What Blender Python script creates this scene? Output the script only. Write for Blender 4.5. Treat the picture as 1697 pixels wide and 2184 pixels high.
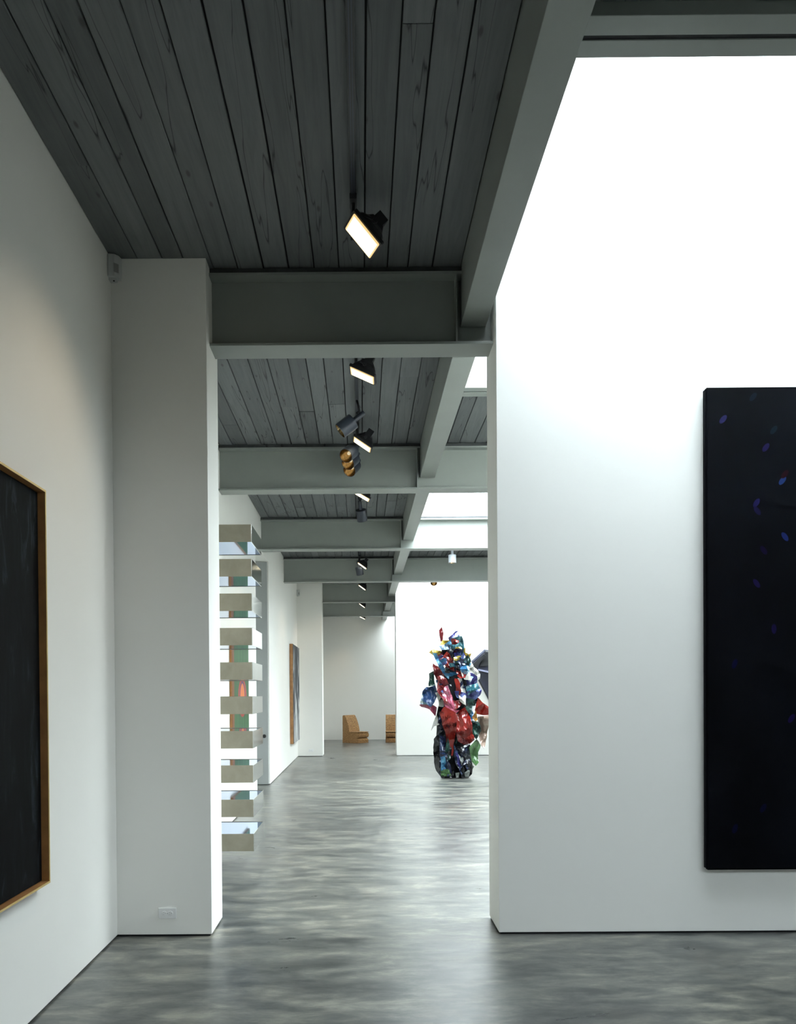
import bpy, bmesh, math, random
from mathutils import Vector, Matrix, noise

for o in list(bpy.data.objects):
    bpy.data.objects.remove(o)
scene = bpy.context.scene
COL = scene.collection

# ------------------------------------------------------------------ camera
CAM_H = 1.569
YAW, PITCH, ROLL = -0.0024, -0.0108, -0.0071
FPX, PCX, PCY, IW, IH = 1694.1, 767.9, 1495.9, 1697.0, 2184.0
fw = Vector((math.sin(YAW) * math.cos(PITCH), math.cos(YAW) * math.cos(PITCH), math.sin(PITCH)))
r0 = Vector((math.cos(YAW), -math.sin(YAW), 0))
u0 = Vector((0, 0, 1)) * math.cos(PITCH) - Vector((math.sin(YAW), math.cos(YAW), 0)) * math.sin(PITCH)
rt = r0 * math.cos(ROLL) + u0 * math.sin(ROLL)
up = u0 * math.cos(ROLL) - r0 * math.sin(ROLL)
cd = bpy.data.cameras.new('camera')
cam = bpy.data.objects.new('camera', cd)
COL.objects.link(cam)
cam.matrix_world = Matrix(((rt.x, up.x, -fw.x, 0), (rt.y, up.y, -fw.y, 0), (rt.z, up.z, -fw.z, CAM_H), (0, 0, 0, 1)))
cd.sensor_fit = 'VERTICAL'
cd.sensor_height = 36.0
cd.lens = FPX / IH * 36.0
cd.shift_x = (IW / 2 - PCX) / IH
cd.shift_y = (PCY - IH / 2) / IH
cd.clip_start = 0.05
scene.camera = cam

# ------------------------------------------------------------------ sky and exposure
SKY_STRENGTH = 35.0
SCRIM = 0.66          # light passed by the sheets added to dim the near and rear skylights
w = bpy.data.worlds.new('overcast_sky')
scene.world = w
w.use_nodes = True
bg = w.node_tree.nodes['Background']
bg.inputs['Color'].default_value = (0.925, 0.975, 1.0, 1)
bg.inputs['Strength'].default_value = SKY_STRENGTH
scene.view_settings.view_transform = 'Standard'
scene.view_settings.look = 'None'
scene.view_settings.gamma = 1.0
scene.view_settings.use_curve_mapping = False
scene.view_settings.exposure = 0.0
LAMP = 9.0            # wall-washer lens emission
LAMP_W = 42.0         # wall-washer beam power

# ------------------------------------------------------------------ measured layout (metres, camera over the origin, +Y into the gallery)
XW = -1.594           # left wall
YP, TW = 5.124, 0.389  # near partition front face and thickness
XPL, XR = -0.983, 0.876
ZC = 4.366            # underside of the ceiling planks
BAY = 3.698
YB = 5.333            # web of the first cross beam
ZBB, ZBT = 3.85, 4.326  # cross beam bottom and top
PX0, PX1, PZ = 0.672, 0.841, 4.0
YS, TS = 19.65, 0.6   # far partition
XS, XFR = -0.981, 0.845
YBK = 26.6
XE = 7.9              # right hand wall of the far rooms
XN = 11.0             # right hand wall of the large near room
YN = -10.0             # wall behind the camera
SKX1 = 4.4            # right end of the near skylight
SKX2 = 7.4            # right end of the skylight past the doorway
SKX3 = 4.4            # right end of the farther skylights
ZG = 4.91             # skylight glass

random.seed(7)
R = random.Random(11)

# ------------------------------------------------------------------ material helpers
MATS = {}
def nt(name):
    m = bpy.data.materials.new(name)
    m.use_nodes = True
    t = m.node_tree
    return m, t, t.nodes['Principled BSDF']

def setp(b, **k):
    for a, v in k.items():
        b.inputs[a.replace('_', ' ')].default_value = v

def coords(t, scale=(1, 1, 1), kind='Object', rnd=False):
    tc = t.nodes.new('ShaderNodeTexCoord')
    mp = t.nodes.new('ShaderNodeMapping')
    mp.inputs['Scale'].default_value = scale
    t.links.new(tc.outputs[kind], mp.inputs['Vector'])
    if rnd:
        oi = t.nodes.new('ShaderNodeObjectInfo')
        mul = t.nodes.new('ShaderNodeVectorMath'); mul.operation = 'SCALE'
        cx = t.nodes.new('ShaderNodeCombineXYZ')
        t.links.new(oi.outputs['Random'], cx.inputs[0]); t.links.new(oi.outputs['Random'], cx.inputs[1]); t.links.new(oi.outputs['Random'], cx.inputs[2])
        t.links.new(cx.outputs[0], mul.inputs[0]); mul.inputs['Scale'].default_value = 37.0
        t.links.new(mul.outputs[0], mp.inputs['Location'])
    return mp.outputs[0]

def noise_n(t, vec, scale, detail=4, rough=0.55, dist=0.0):
    n = t.nodes.new('ShaderNodeTexNoise')
    n.inputs['Scale'].default_value = scale
    n.inputs['Detail'].default_value = detail
    n.inputs['Roughness'].default_value = rough
    n.inputs['Distortion'].default_value = dist
    t.links.new(vec, n.inputs['Vector'])
    return n.outputs['Fac']

def ramp(t, fac, stops):
    r = t.nodes.new('ShaderNodeValToRGB')
    e = r.color_ramp.elements
    while len(e) < len(stops):
        e.new(0.5)
    for i, (p, c) in enumerate(stops):
        e[i].position = p
        e[i].color = (c[0], c[1], c[2], 1) if not isinstance(c, (int, float)) else (c, c, c, 1)
    t.links.new(fac, r.inputs['Fac'])
    return r.outputs['Color']

def mix(t, fac, a, b, mode='MIX'):
    n = t.nodes.new('ShaderNodeMix'); n.data_type = 'RGBA'; n.blend_type = mode
    if isinstance(fac, (int, float)): n.inputs[0].default_value = fac
    else: t.links.new(fac, n.inputs[0])
    for s, v in ((6, a), (7, b)):
        if isinstance(v, tuple): n.inputs[s].default_value = (v[0], v[1], v[2], 1)
        else: t.links.new(v, n.inputs[s])
    return n.outputs[2]

def math_n(t, op, a, b=None, clamp=False):
    n = t.nodes.new('ShaderNodeMath'); n.operation = op; n.use_clamp = clamp
    for i, v in enumerate((a, b)):
        if v is None: continue
        if isinstance(v, (int, float)): n.inputs[i].default_value = v
        else: t.links.new(v, n.inputs[i])
    return n.outputs[0]

def bump(t, b, h, strength=0.2, dist=0.01):
    n = t.nodes.new('ShaderNodeBump')
    n.inputs['Strength'].default_value = strength
    n.inputs['Distance'].default_value = dist
    t.links.new(h, n.inputs['Height'])
    t.links.new(n.outputs[0], b.inputs['Normal'])

def simple(name, col, rough=0.5, metal=0.0, var=0.06, scale=6.0, bmp=0.0, coat=0.0):
    """painted or plain surface with a little tonal variation"""
    m, t, b = nt(name)
    v = coords(t)
    f = noise_n(t, v, scale, 5)
    lo = tuple(c * (1 - var) for c in col); hi = tuple(min(1, c * (1 + var)) for c in col)
    t.links.new(ramp(t, f, [(0.3, lo), (0.7, hi)]), b.inputs['Base Color'])
    setp(b, Roughness=rough, Metallic=metal, Coat_Weight=coat)
    if bmp:
        bump(t, b, noise_n(t, v, scale * 12, 3), bmp, 0.004)
    MATS[name] = m
    return m

simple('wall_paint', (0.87, 0.86, 0.815), 0.62, var=0.012, scale=1.3, bmp=0.05)
simple('curb_paint', (0.82, 0.83, 0.83), 0.6, var=0.01, scale=2)
simple('steel_paint', (0.26, 0.28, 0.258), 0.45, var=0.04, scale=3, bmp=0.03)
simple('trim_black', (0.006, 0.007, 0.009), 0.7)
simple('core_black', (0.004, 0.004, 0.005), 1.0)
MATS['core_black'].node_tree.nodes['Principled BSDF'].inputs['Specular IOR Level'].default_value = 0.1
simple('deck_dark', (0.02, 0.021, 0.022), 0.9)
simple('nailer_wood', (0.045, 0.048, 0.05), 0.8, var=0.3, scale=8)
simple('door_grey', (0.33, 0.35, 0.345), 0.5, var=0.02)
simple('fixture_black', (0.016, 0.017, 0.02), 0.42, var=0.1)
simple('fixture_blue_black', (0.03, 0.038, 0.055), 0.35, var=0.1)
simple('fixture_white', (0.72, 0.78, 0.86), 0.4, var=0.02)
simple('plate_white', (0.82, 0.82, 0.81), 0.35, var=0.01)
simple('plate_slot', (0.30, 0.30, 0.29), 0.5)
simple('sensor_white', (0.55, 0.57, 0.56), 0.45, var=0.02)
simple('gold_reflector', (0.46, 0.33, 0.17), 0.2, 1.0, var=0.6, scale=26)
simple('gilt_edge', (0.62, 0.44, 0.16), 0.42, 0.35, var=0.15, scale=9)
simple('frame_wood', (0.30, 0.14, 0.045), 0.45, var=0.2, scale=12)
simple('canvas_side_brown', (0.29, 0.14, 0.05), 0.6, var=0.25, scale=10)
simple('relief_navy', (0.010, 0.013, 0.034), 0.6, var=0.3)
simple('relief_black', (0.006, 0.007, 0.010), 0.6, var=0.3)
simple('relief_lavender', (0.33, 0.34, 0.48), 0.5)
simple('chrome', (0.55, 0.55, 0.55), 0.2, 1.0, var=0.02)
simple('knob_dark', (0.02, 0.02, 0.022), 0.3)

def mk_floor():
    m, t, b = nt('polished_concrete')
    v = coords(t, (1, 1, 1))
    v2 = coords(t, (0.55, 1.5, 1))
    big = noise_n(t, v, 0.55, 5, 0.6, 0.6)
    mid = noise_n(t, v2, 2.6, 7, 0.68, 0.5)
    fine = noise_n(t, v2, 6.5, 6, 0.72, 0.3)
    speck = noise_n(t, v, 60, 2, 0.5)
    s = math_n(t, 'ADD', math_n(t, 'MULTIPLY', big, 0.20), math_n(t, 'ADD', math_n(t, 'MULTIPLY', mid, 0.40), math_n(t, 'MULTIPLY', fine, 0.40)))
    c = ramp(t, s, [(0.42, (0.030, 0.034, 0.033)), (0.485, (0.080, 0.083, 0.076)), (0.535, (0.134, 0.133, 0.114)), (0.59, (0.23, 0.222, 0.182))])
    # warm trowel stains
    st = ramp(t, noise_n(t, v, 1.3, 5, 0.6, 1.2), [(0.55, 0.0), (0.72, 1.0)])
    c = mix(t, math_n(t, 'MULTIPLY', st, 0.28), c, (0.125, 0.105, 0.078))
    c = mix(t, ramp(t, speck, [(0.28, 0.25), (0.36, 0.0)]), c, (0.04, 0.04, 0.04))
    t.links.new(c, b.inputs['Base Color'])
    t.links.new(ramp(t, mid, [(0.3, 0.26), (0.7, 0.46)]), b.inputs['Roughness'])
    setp(b, Specular_IOR_Level=0.5, Coat_Weight=0.4, Coat_Roughness=0.38)
    bump(t, b, fine, 0.05, 0.004)
    MATS['polished_concrete'] = m
mk_floor()

def mk_plank():
    m, t, b = nt('grey_washed_wood')
    v = coords(t, (9, 0.55, 9), rnd=True)
    v1 = coords(t, (1, 1, 1), rnd=True)
    g = noise_n(t, v, 3.2, 7, 0.65, 0.8)
    blotch = noise_n(t, v1, 2.2, 4, 0.6)
    oi = t.nodes.new('ShaderNodeObjectInfo')
    c = ramp(t, g, [(0.25, (0.10, 0.108, 0.112)), (0.5, (0.145, 0.155, 0.157)), (0.78, (0.185, 0.193, 0.19))])
    c = mix(t, math_n(t, 'MULTIPLY', blotch, 0.5), c, (0.12, 0.131, 0.135))
    tone = ramp(t, oi.outputs['Random'], [(0.0, 0.74), (1.0, 1.12)])
    c = mix(t, 1.0, c, tone, 'MULTIPLY')
    # knots
    vo = t.nodes.new('ShaderNodeTexVoronoi'); vo.inputs['Scale'].default_value = 1.0
    t.links.new(coords(t, (7, 2.6, 1), rnd=True), vo.inputs['Vector'])
    k = ramp(t, vo.outputs['Distance'], [(0.045, 1.0), (0.10, 0.0)])
    c = mix(t, math_n(t, 'MULTIPLY', k, 0.75), c, (0.045, 0.042, 0.04))
    # wandering splits along the grain
    cr = noise_n(t, coords(t, (5, 0.3, 3), rnd=True), 1.3, 3, 0.5, 0.3)
    ln = math_n(t, 'ABSOLUTE', math_n(t, 'SUBTRACT', cr, 0.56))
    crack = ramp(t, ln, [(0.0, 1.0), (0.006, 0.0)])
    c = mix(t, math_n(t, 'MULTIPLY', crack, 0.85), c, (0.012, 0.012, 0.013))
    t.links.new(c, b.inputs['Base Color'])
    setp(b, Roughness=0.75)
    bump(t, b, g, 0.25, 0.004)
    MATS['grey_washed_wood'] = m
mk_plank()

def mk_pane():
    m, t, b = nt('skylight_glass')
    t.nodes.remove(b)
    tr = t.nodes.new('ShaderNodeBsdfTransparent'); tr.inputs[0].default_value = (0.94, 0.97, 0.98, 1)
    gl = t.nodes.new('ShaderNodeBsdfGlossy'); gl.inputs['Roughness'].default_value = 0.02
    fr = t.nodes.new('ShaderNodeFresnel'); fr.inputs[0].default_value = 1.3
    mx = t.nodes.new('ShaderNodeMixShader')
    t.links.new(math_n(t, 'MULTIPLY', fr.outputs[0], 0.5), mx.inputs[0])
    t.links.new(tr.outputs[0], mx.inputs[1]); t.links.new(gl.outputs[0], mx.inputs[2])
    t.links.new(mx.outputs[0], t.nodes['Material Output'].inputs['Surface'])
    MATS['skylight_glass'] = m
mk_pane()
def mk_scrim():
    m, t, b = nt('scrim_fabric')
    t.nodes.remove(b)
    tr = t.nodes.new('ShaderNodeBsdfTransparent')
    c = ramp(t, noise_n(t, coords(t), 3, 3), [(0.3, (SCRIM * 0.97, SCRIM * 0.98, SCRIM)), (0.7, (SCRIM, SCRIM, SCRIM))])
    t.links.new(c, tr.inputs[0])
    df = t.nodes.new('ShaderNodeBsdfDiffuse'); df.inputs[0].default_value = (0.8, 0.8, 0.8, 1)
    mx = t.nodes.new('ShaderNodeMixShader'); mx.inputs[0].default_value = 0.08
    t.links.new(tr.outputs[0], mx.inputs[1]); t.links.new(df.outputs[0], mx.inputs[2])
    t.links.new(mx.outputs[0], t.nodes['Material Output'].inputs['Surface'])
    MATS['scrim_fabric'] = m
mk_scrim()

def mk_emit(name, col, s):
    m, t, b = nt(name)
    setp(b, Emission_Strength=s, Roughness=0.3)
    b.inputs['Base Color'].default_value = (0.9, 0.85, 0.7, 1)
    b.inputs['Emission Color'].default_value = (*col, 1)
    MATS[name] = m
def mk_lens():
    m, t, b = nt('lamp_lens')
    tc = t.nodes.new('ShaderNodeTexCoord'); sep = t.nodes.new('ShaderNodeSeparateXYZ')
    t.links.new(tc.outputs['Object'], sep.inputs[0])
    ex = math_n(t, 'SUBTRACT', 0.103, math_n(t, 'ABSOLUTE', sep.outputs[0]))
    ey = math_n(t, 'SUBTRACT', 0.076, math_n(t, 'ABSOLUTE', math_n(t, 'ADD', sep.outputs[1], -0.006)))
    d = math_n(t, 'MINIMUM', ex, ey)
    t.links.new(ramp(t, math_n(t, 'MULTIPLY', d, 10.0), [(0.02, (0.95, 0.66, 0.26)), (0.10, (1.0, 0.86, 0.50)), (0.26, (1.0, 0.90, 0.66))]), b.inputs['Emission Color'])
    t.links.new(math_n(t, 'ADD', 0.95, math_n(t, 'MULTIPLY', ramp(t, math_n(t, 'MULTIPLY', d, 10.0), [(0.08, 0.0), (0.35, 1.0)]), LAMP)), b.inputs['Emission Strength'])
    b.inputs['Base Color'].default_value = (0.1, 0.09, 0.07, 1)
    setp(b, Roughness=0.3)
    MATS['lamp_lens'] = m
mk_lens()
mk_emit('bulb_glow', (1.0, 0.80, 0.48), 0.5)

def mk_black_field():
    """near-black picture with faint blue flecks, flat paint"""
    m, t, b = nt('black_field_paint')
    tc = t.nodes.new('ShaderNodeTexCoord')
    sep = t.nodes.new('ShaderNodeSeparateXYZ')
    t.links.new(tc.outputs['Object'], sep.inputs[0])
    v = coords(t)
    c = ramp(t, noise_n(t, v, 1.4, 4), [(0.3, (0.0008, 0.0009, 0.0016)), (0.7, (0.0022, 0.003, 0.0052))])
    flecks = [(-1.00, 1.33, -40, (0.030, 0.030, 0.13)), (-0.81, 1.47, -40, (0.008, 0.016, 0.03)), (-0.68, 1.26, -38, (0.008, 0.02, 0.032)),
              (-0.52, 1.21, -15, (0.012, 0.014, 0.055)), (-0.73, 1.15, -38, (0.016, 0.012, 0.075)), (-0.625, 0.94, -38, (0.016, 0.04, 0.17)),
              (-0.61, 0.98, -40, (0.025, 0.004, 0.008)), (-0.79, 0.80, -35, (0.015, 0.013, 0.085)), (-0.785, 0.75, 35, (0.010, 0.008, 0.05)),
              (-0.61, 0.585, 35, (0.012, 0.022, 0.13)), (-0.745, 0.50, 35, (0.010, 0.005, 0.038)), (-0.79, 0.29, 35, (0.015, 0.010, 0.07)),
              (-0.68, 0.0, 0, (0.012, 0.008, 0.06)), (-0.93, -0.22, -20, (0.006, 0.006, 0.05)), (-0.57, -0.57, -35, (0.012, 0.006, 0.06)),
              (-0.5, -0.38, 0, (0.004, 0.005, 0.03)), (-0.93, -1.27, -20, (0.005, 0.006, 0.035)), (-0.75, -1.14, -30, (0.005, 0.006, 0.035)),
              (-0.2, 0.7, -30, (0.012, 0.02, 0.1)), (0.1, 1.1, 25, (0.02, 0.012, 0.08)), (0.4, 0.2, -35, (0.012, 0.02, 0.1)), (0.2, -0.6, 30, (0.012, 0.01, 0.08)), (0.6, 0.9, -35, (0.015, 0.02, 0.11))]
    for fx, fz, ang, col in flecks:
        a = math.radians(ang)
        dx = math_n(t, 'SUBTRACT', sep.outputs[0], fx); dz = math_n(t, 'SUBTRACT', sep.outputs[2], fz)
        # long axis tilted by ang from vertical
        u = math_n(t, 'ADD', math_n(t, 'MULTIPLY', dx, math.cos(a)), math_n(t, 'MULTIPLY', dz, math.sin(a)))
        q = math_n(t, 'SUBTRACT', math_n(t, 'MULTIPLY', dz, math.cos(a)), math_n(t, 'MULTIPLY', dx, math.sin(a)))
        d = math_n(t, 'ADD', math_n(t, 'POWER', math_n(t, 'DIVIDE', math_n(t, 'ABSOLUTE', u), 0.017), 2.0), math_n(t, 'POWER', math_n(t, 'DIVIDE', math_n(t, 'ABSOLUTE', q), 0.034), 2.0))
        f = ramp(t, d, [(0.75, 1.0), (1.0, 0.0)])
        c = mix(t, f, c, tuple(q * 0.6 for q in col))
    t.links.new(c, b.inputs['Base Color'])
    setp(b, Roughness=0.6, Specular_IOR_Level=0.05)
    MATS['black_field_paint'] = m
mk_black_field()

def mk_brushy_dark():
    m, t, b = nt('dark_brushed_canvas')
    f = noise_n(t, coords(t, (1, 7, 1.6)), 2.0, 7, 0.62, 0.9)
    g = noise_n(t, coords(t, (1, 2.0, 1.2)), 1.6, 3)
    s = math_n(t, 'ADD', math_n(t, 'MULTIPLY', f, 0.65), math_n(t, 'MULTIPLY', g, 0.35))
    t.links.new(ramp(t, s, [(0.44, (0.0008, 0.001, 0.0013)), (0.55, (0.0028, 0.0038, 0.0048)), (0.66, (0.022, 0.032, 0.038))]), b.inputs['Base Color'])
    setp(b, Roughness=0.7, Specular_IOR_Level=0.08)
    MATS['dark_brushed_canvas'] = m
mk_brushy_dark()

def mk_grey_abstract():
    m, t, b = nt('grey_white_canvas')
    f = noise_n(t, coords(t, (1, 1.9, 0.75)), 1.25, 6, 0.55, 1.2)
    tc = t.nodes.new('ShaderNodeTexCoord'); sep = t.nodes.new('ShaderNodeSeparateXYZ')
    t.links.new(tc.outputs['Object'], sep.inputs[0])
    s = math_n(t, 'ADD', f, math_n(t, 'MULTIPLY', sep.outputs[2], -0.085))
    t.links.new(ramp(t, s, [(0.42, (0.015, 0.018, 0.025)), (0.50, (0.06, 0.066, 0.075)), (0.55, (0.26, 0.27, 0.27)), (0.62, (0.55, 0.56, 0.55))]), b.inputs['Base Color'])
    setp(b, Roughness=0.7)
    MATS['grey_white_canvas'] = m
mk_grey_abstract()

def mk_green_abstract():
    """green field with a rust border and an orange oval"""
    m, t, b = nt('green_field_canvas')
    tc = t.nodes.new('ShaderNodeTexCoord'); sep = t.nodes.new('ShaderNodeSeparateXYZ')
    t.links.new(tc.outputs['Object'], sep.inputs[0])
    c = ramp(t, noise_n(t, coords(t, (1, 9, 0.8)), 2, 5), [(0.3, (0.010, 0.045, 0.015)), (0.7, (0.035, 0.13, 0.04))])
    y, z = sep.outputs[1], sep.outputs[2]
    for ry, rz, col in ((0.36, 0.26, (0.30, 0.03, 0.02)), (0.25, 0.215, (0.06, 0.02, 0.10)), (0.19, 0.185, (0.55, 0.15, 0.03))):
        d = math_n(t, 'ADD', math_n(t, 'POWER', math_n(t, 'DIVIDE', math_n(t, 'ABSOLUTE', math_n(t, 'SUBTRACT', y, 0.12)), ry), 2.0),
                   math_n(t, 'POWER', math_n(t, 'DIVIDE', math_n(t, 'ABSOLUTE', math_n(t, 'SUBTRACT', z, -0.125)), rz), 2.0))
        c = mix(t, ramp(t, d, [(0.93, 1.0), (1.0, 0.0)]), c, col)
    c = mix(t, math_n(t, 'LESS_THAN', y, -0.54), c, (0.17, 0.06, 0.02))
    t.links.new(c, b.inputs['Base Color'])
    setp(b, Roughness=0.6)
    MATS['green_field_canvas'] = m
mk_green_abstract()

def mk_metal_box():
    m, t, b = nt('brushed_metal')
    f = noise_n(t, coords(t, (1.2, 1.2, 1.0), rnd=True), 5, 6, 0.6, 0.4)
    t.links.new(ramp(t, f, [(0.3, (0.28, 0.26, 0.205)), (0.7, (0.36, 0.335, 0.27))]), b.inputs['Base Color'])
    setp(b, Roughness=0.4, Metallic=0.5)
    MATS['brushed_metal'] = m
    m, t, b = nt('polished_metal')
    f = noise_n(t, coords(t, (1, 1, 1), rnd=True), 3, 3)
    t.links.new(ramp(t, f, [(0.3, (0.70, 0.72, 0.70)), (0.7, (0.78, 0.79, 0.77))]), b.inputs['Base Color'])
    setp(b, Roughness=0.09, Metallic=1.0)
    MATS['polished_metal'] = m
    m, t, b = nt('blue_acrylic')
    f = noise_n(t, coords(t), 2, 2)
    t.links.new(ramp(t, f, [(0.3, (0.27, 0.40, 0.66)), (0.7, (0.31, 0.44, 0.70))]), b.inputs['Base Color'])
    setp(b, Roughness=0.04, Metallic=0.9)
    MATS['blue_acrylic'] = m
mk_metal_box()

def mk_cardboard():
    m, t, b = nt('corrugated_cardboard')
    f = noise_n(t, coords(t, (7, 7, 30)), 3, 5, 0.65)
    g = noise_n(t, coords(t), 9, 4)
    c = ramp(t, f, [(0.38, (0.11, 0.052, 0.02)), (0.52, (0.34, 0.185, 0.068)), (0.66, (0.52, 0.32, 0.135))])
    c = mix(t, math_n(t, 'MULTIPLY', g, 0.4), c, (0.25, 0.12, 0.05))
    t.links.new(c, b.inputs['Base Color'])
    setp(b, Roughness=0.85)
    bump(t, b, f, 0.6, 0.02)
    MATS['corrugated_cardboard'] = m
mk_cardboard()

def car_paint(name, a, c2, c3, scale=3.6):
    m, t, b = nt(name)
    f = noise_n(t, coords(t, (1, 1, 1.3), rnd=True), scale, 4, 0.55, 0.8)
    a, c2, c3 = [tuple(q * 0.5 for q in c) for c in (a, c2, c3)]
    t.links.new(ramp(t, f, [(0.36, a), (0.50, a), (0.58, c2), (0.72, c3)]), b.inputs['Base Color'])
    setp(b, Roughness=0.22, Metallic=0.1, Specular_IOR_Level=0.45, Coat_Weight=0.1, Coat_Roughness=0.08)
    MATS[name] = m
car_paint('enamel_red', (0.26, 0.012, 0.008), (0.32, 0.02, 0.010), (0.10, 0.006, 0.006))
car_paint('enamel_maroon', (0.16, 0.015, 0.018), (0.26, 0.03, 0.03), (0.05, 0.01, 0.012))
car_paint('enamel_pink', (0.40, 0.07, 0.13), (0.50, 0.20, 0.27), (0.16, 0.02, 0.04))
car_paint('enamel_navy', (0.012, 0.018, 0.055), (0.02, 0.05, 0.14), (0.006, 0.008, 0.014))
car_paint('enamel_black', (0.008, 0.009, 0.012), (0.015, 0.022, 0.032), (0.03, 0.034, 0.036))
car_paint('enamel_blue', (0.03, 0.16, 0.34), (0.10, 0.34, 0.52), (0.02, 0.05, 0.20))
car_paint('enamel_violet', (0.035, 0.03, 0.19), (0.15, 0.20, 0.48), (0.015, 0.05, 0.12))
car_paint('enamel_teal', (0.03, 0.15, 0.19), (0.16, 0.38, 0.42), (0.02, 0.05, 0.12))
car_paint('enamel_green', (0.05, 0.13, 0.04), (0.08, 0.19, 0.06), (0.01, 0.04, 0.025))
car_paint('enamel_dark_green', (0.012, 0.05, 0.045), (0.03, 0.12, 0.09), (0.01, 0.015, 0.02))
car_paint('enamel_yellow', (0.55, 0.38, 0.04), (0.40, 0.30, 0.05), (0.05, 0.05, 0.03))
car_paint('enamel_orange', (0.45, 0.16, 0.02), (0.50, 0.25, 0.03), (0.2, 0.05, 0.02))
car_paint('enamel_white', (0.66, 0.65, 0.58), (0.72, 0.72, 0.70), (0.45, 0.44, 0.40))
car_paint('enamel_pale_blue', (0.20, 0.32, 0.46), (0.45, 0.55, 0.64), (0.04, 0.10, 0.26))
car_paint('enamel_beige', (0.46, 0.33, 0.26), (0.52, 0.42, 0.34), (0.30, 0.18, 0.13))
car_paint('enamel_mixed', (0.02, 0.06, 0.18), (0.06, 0.12, 0.16), (0.30, 0.26, 0.06), 4.5)
car_paint('enamel_grey', (0.22, 0.24, 0.23), (0.30, 0.32, 0.31), (0.08, 0.09, 0.09))

# ------------------------------------------------------------------ mesh helpers
def link(name, me, mat=None, parent=None, loc=None):
    o = bpy.data.objects.new(name, me)
    COL.objects.link(o)
    if mat: me.materials.append(MATS[mat])
    if parent is not None: o.parent = parent
    if loc is not None: o.location = loc
    return o

def mesh_of(name, bm, smooth=False):
    bmesh.ops.recalc_face_normals(bm, faces=bm.faces[:])
    me = bpy.data.meshes.new(name)
    bm.to_mesh(me); bm.free()
    if smooth:
        for p in me.polygons: p.use_smooth = True
    return me

def bx(bm, x0, x1, y0, y1, z0, z1):
    vs = [bm.verts.new(p) for p in ((x0, y0, z0), (x1, y0, z0), (x1, y1, z0), (x0, y1, z0), (x0, y0, z1), (x1, y0, z1), (x1, y1, z1), (x0, y1, z1))]
    for f in ((0, 3, 2, 1), (4, 5, 6, 7), (0, 1, 5, 4), (1, 2, 6, 5), (2, 3, 7, 6), (3, 0, 4, 7)):
        bm.faces.new([vs[i] for i in f])
    return vs

def boxes(name, rects, mat, parent=None, bevel=0.0, loc=None):
    bm = bmesh.new()
    for r in rects: bx(bm, *r)
    if bevel:
        bmesh.ops.bevel(bm, geom=bm.edges[:], offset=bevel, segments=2, affect='EDGES', profile=0.6)
    return link(name, mesh_of(name, bm), mat, parent, loc)

def lathe(bm, prof, n=24, M=None):
    """profile of (radius, height) revolved about local Z"""
    M = M or Matrix()
    rings = []
    for r, z in prof:
        if r < 1e-6: rings.append([bm.verts.new(M @ Vector((0, 0, z)))])
        else: rings.append([bm.verts.new(M @ Vector((r * math.cos(2 * math.pi * i / n), r * math.sin(2 * math.pi * i / n), z))) for i in range(n)])
    for a, b in zip(rings, rings[1:]):
        for i in range(n):
            j = (i + 1) % n
            if len(a) == 1 and len(b) == 1: continue
            if len(a) == 1: bm.faces.new((a[0], b[i], b[j]))
            elif len(b) == 1: bm.faces.new((a[i], a[j], b[0]))
            else: bm.faces.new((a[i], a[j], b[j], b[i]))

def lathe_o(name, prof, mat, parent=None, n=24, M=None, smooth=True):
    bm = bmesh.new(); lathe(bm, prof, n, M)
    o = link(name, mesh_of(name, bm, False), mat, parent)
    if smooth:
        for p in o.data.polygons: p.use_smooth = True
        o.data.set_sharp_from_angle(angle=math.radians(35))
    return o

def tube_bm(bm, pts, r, n=10):
    pts = [Vector(p) for p in pts]
    rings = []
    for i, p in enumerate(pts):
        d = (pts[min(i + 1, len(pts) - 1)] - pts[max(i - 1, 0)]).normalized()
        a = d.orthogonal().normalized(); b2 = d.cross(a)
        if rings:
            a = (lastA - d * lastA.dot(d)).normalized(); b2 = d.cross(a)
        lastA = a
        rings.append([bm.verts.new(p + r * (a * math.cos(2 * math.pi * k / n) + b2 * math.sin(2 * math.pi * k / n))) for k in range(n)])
    for a, b2 in zip(rings, rings[1:]):
        for k in range(n):
            bm.faces.new((a[k], a[(k + 1) % n], b2[(k + 1) % n], b2[k]))
    bm.faces.new(rings[0][::-1]); bm.faces.new(rings[-1])

def tube_o(name, pts, r, mat, parent=None, n=10):
    bm = bmesh.new(); tube_bm(bm, pts, r, n)
    return link(name, mesh_of(name, bm, True), mat, parent)

def tag(o, label, cat=None, group=None, kind=None):
    o['label'] = label
    if cat: o['category'] = cat
    if group: o['group'] = group
    if kind: o['kind'] = kind
    return o

def empty(name, loc=(0, 0, 0), rot=(0, 0, 0)):
    o = bpy.data.objects.new(name, None)
    o.empty_display_size = 0.1
    COL.objects.link(o); o.location = loc; o.rotation_euler = rot
    return o

def copy_tree(o, parent=None):
    c = o.copy(); COL.objects.link(c); c.parent = parent
    for ch in list(o.children): copy_tree(ch, c)
    return c

# ------------------------------------------------------------------ the shell
GAP = 0.013
boxes('floor', [(-2.6, XN + 0.2, YN - 0.2, YBK + 0.2, -0.12, 0.0)], 'polished_concrete')
tag(bpy.data.objects['floor'], 'mottled grey polished concrete floor running through the gallery', 'floor', kind='structure')

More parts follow.
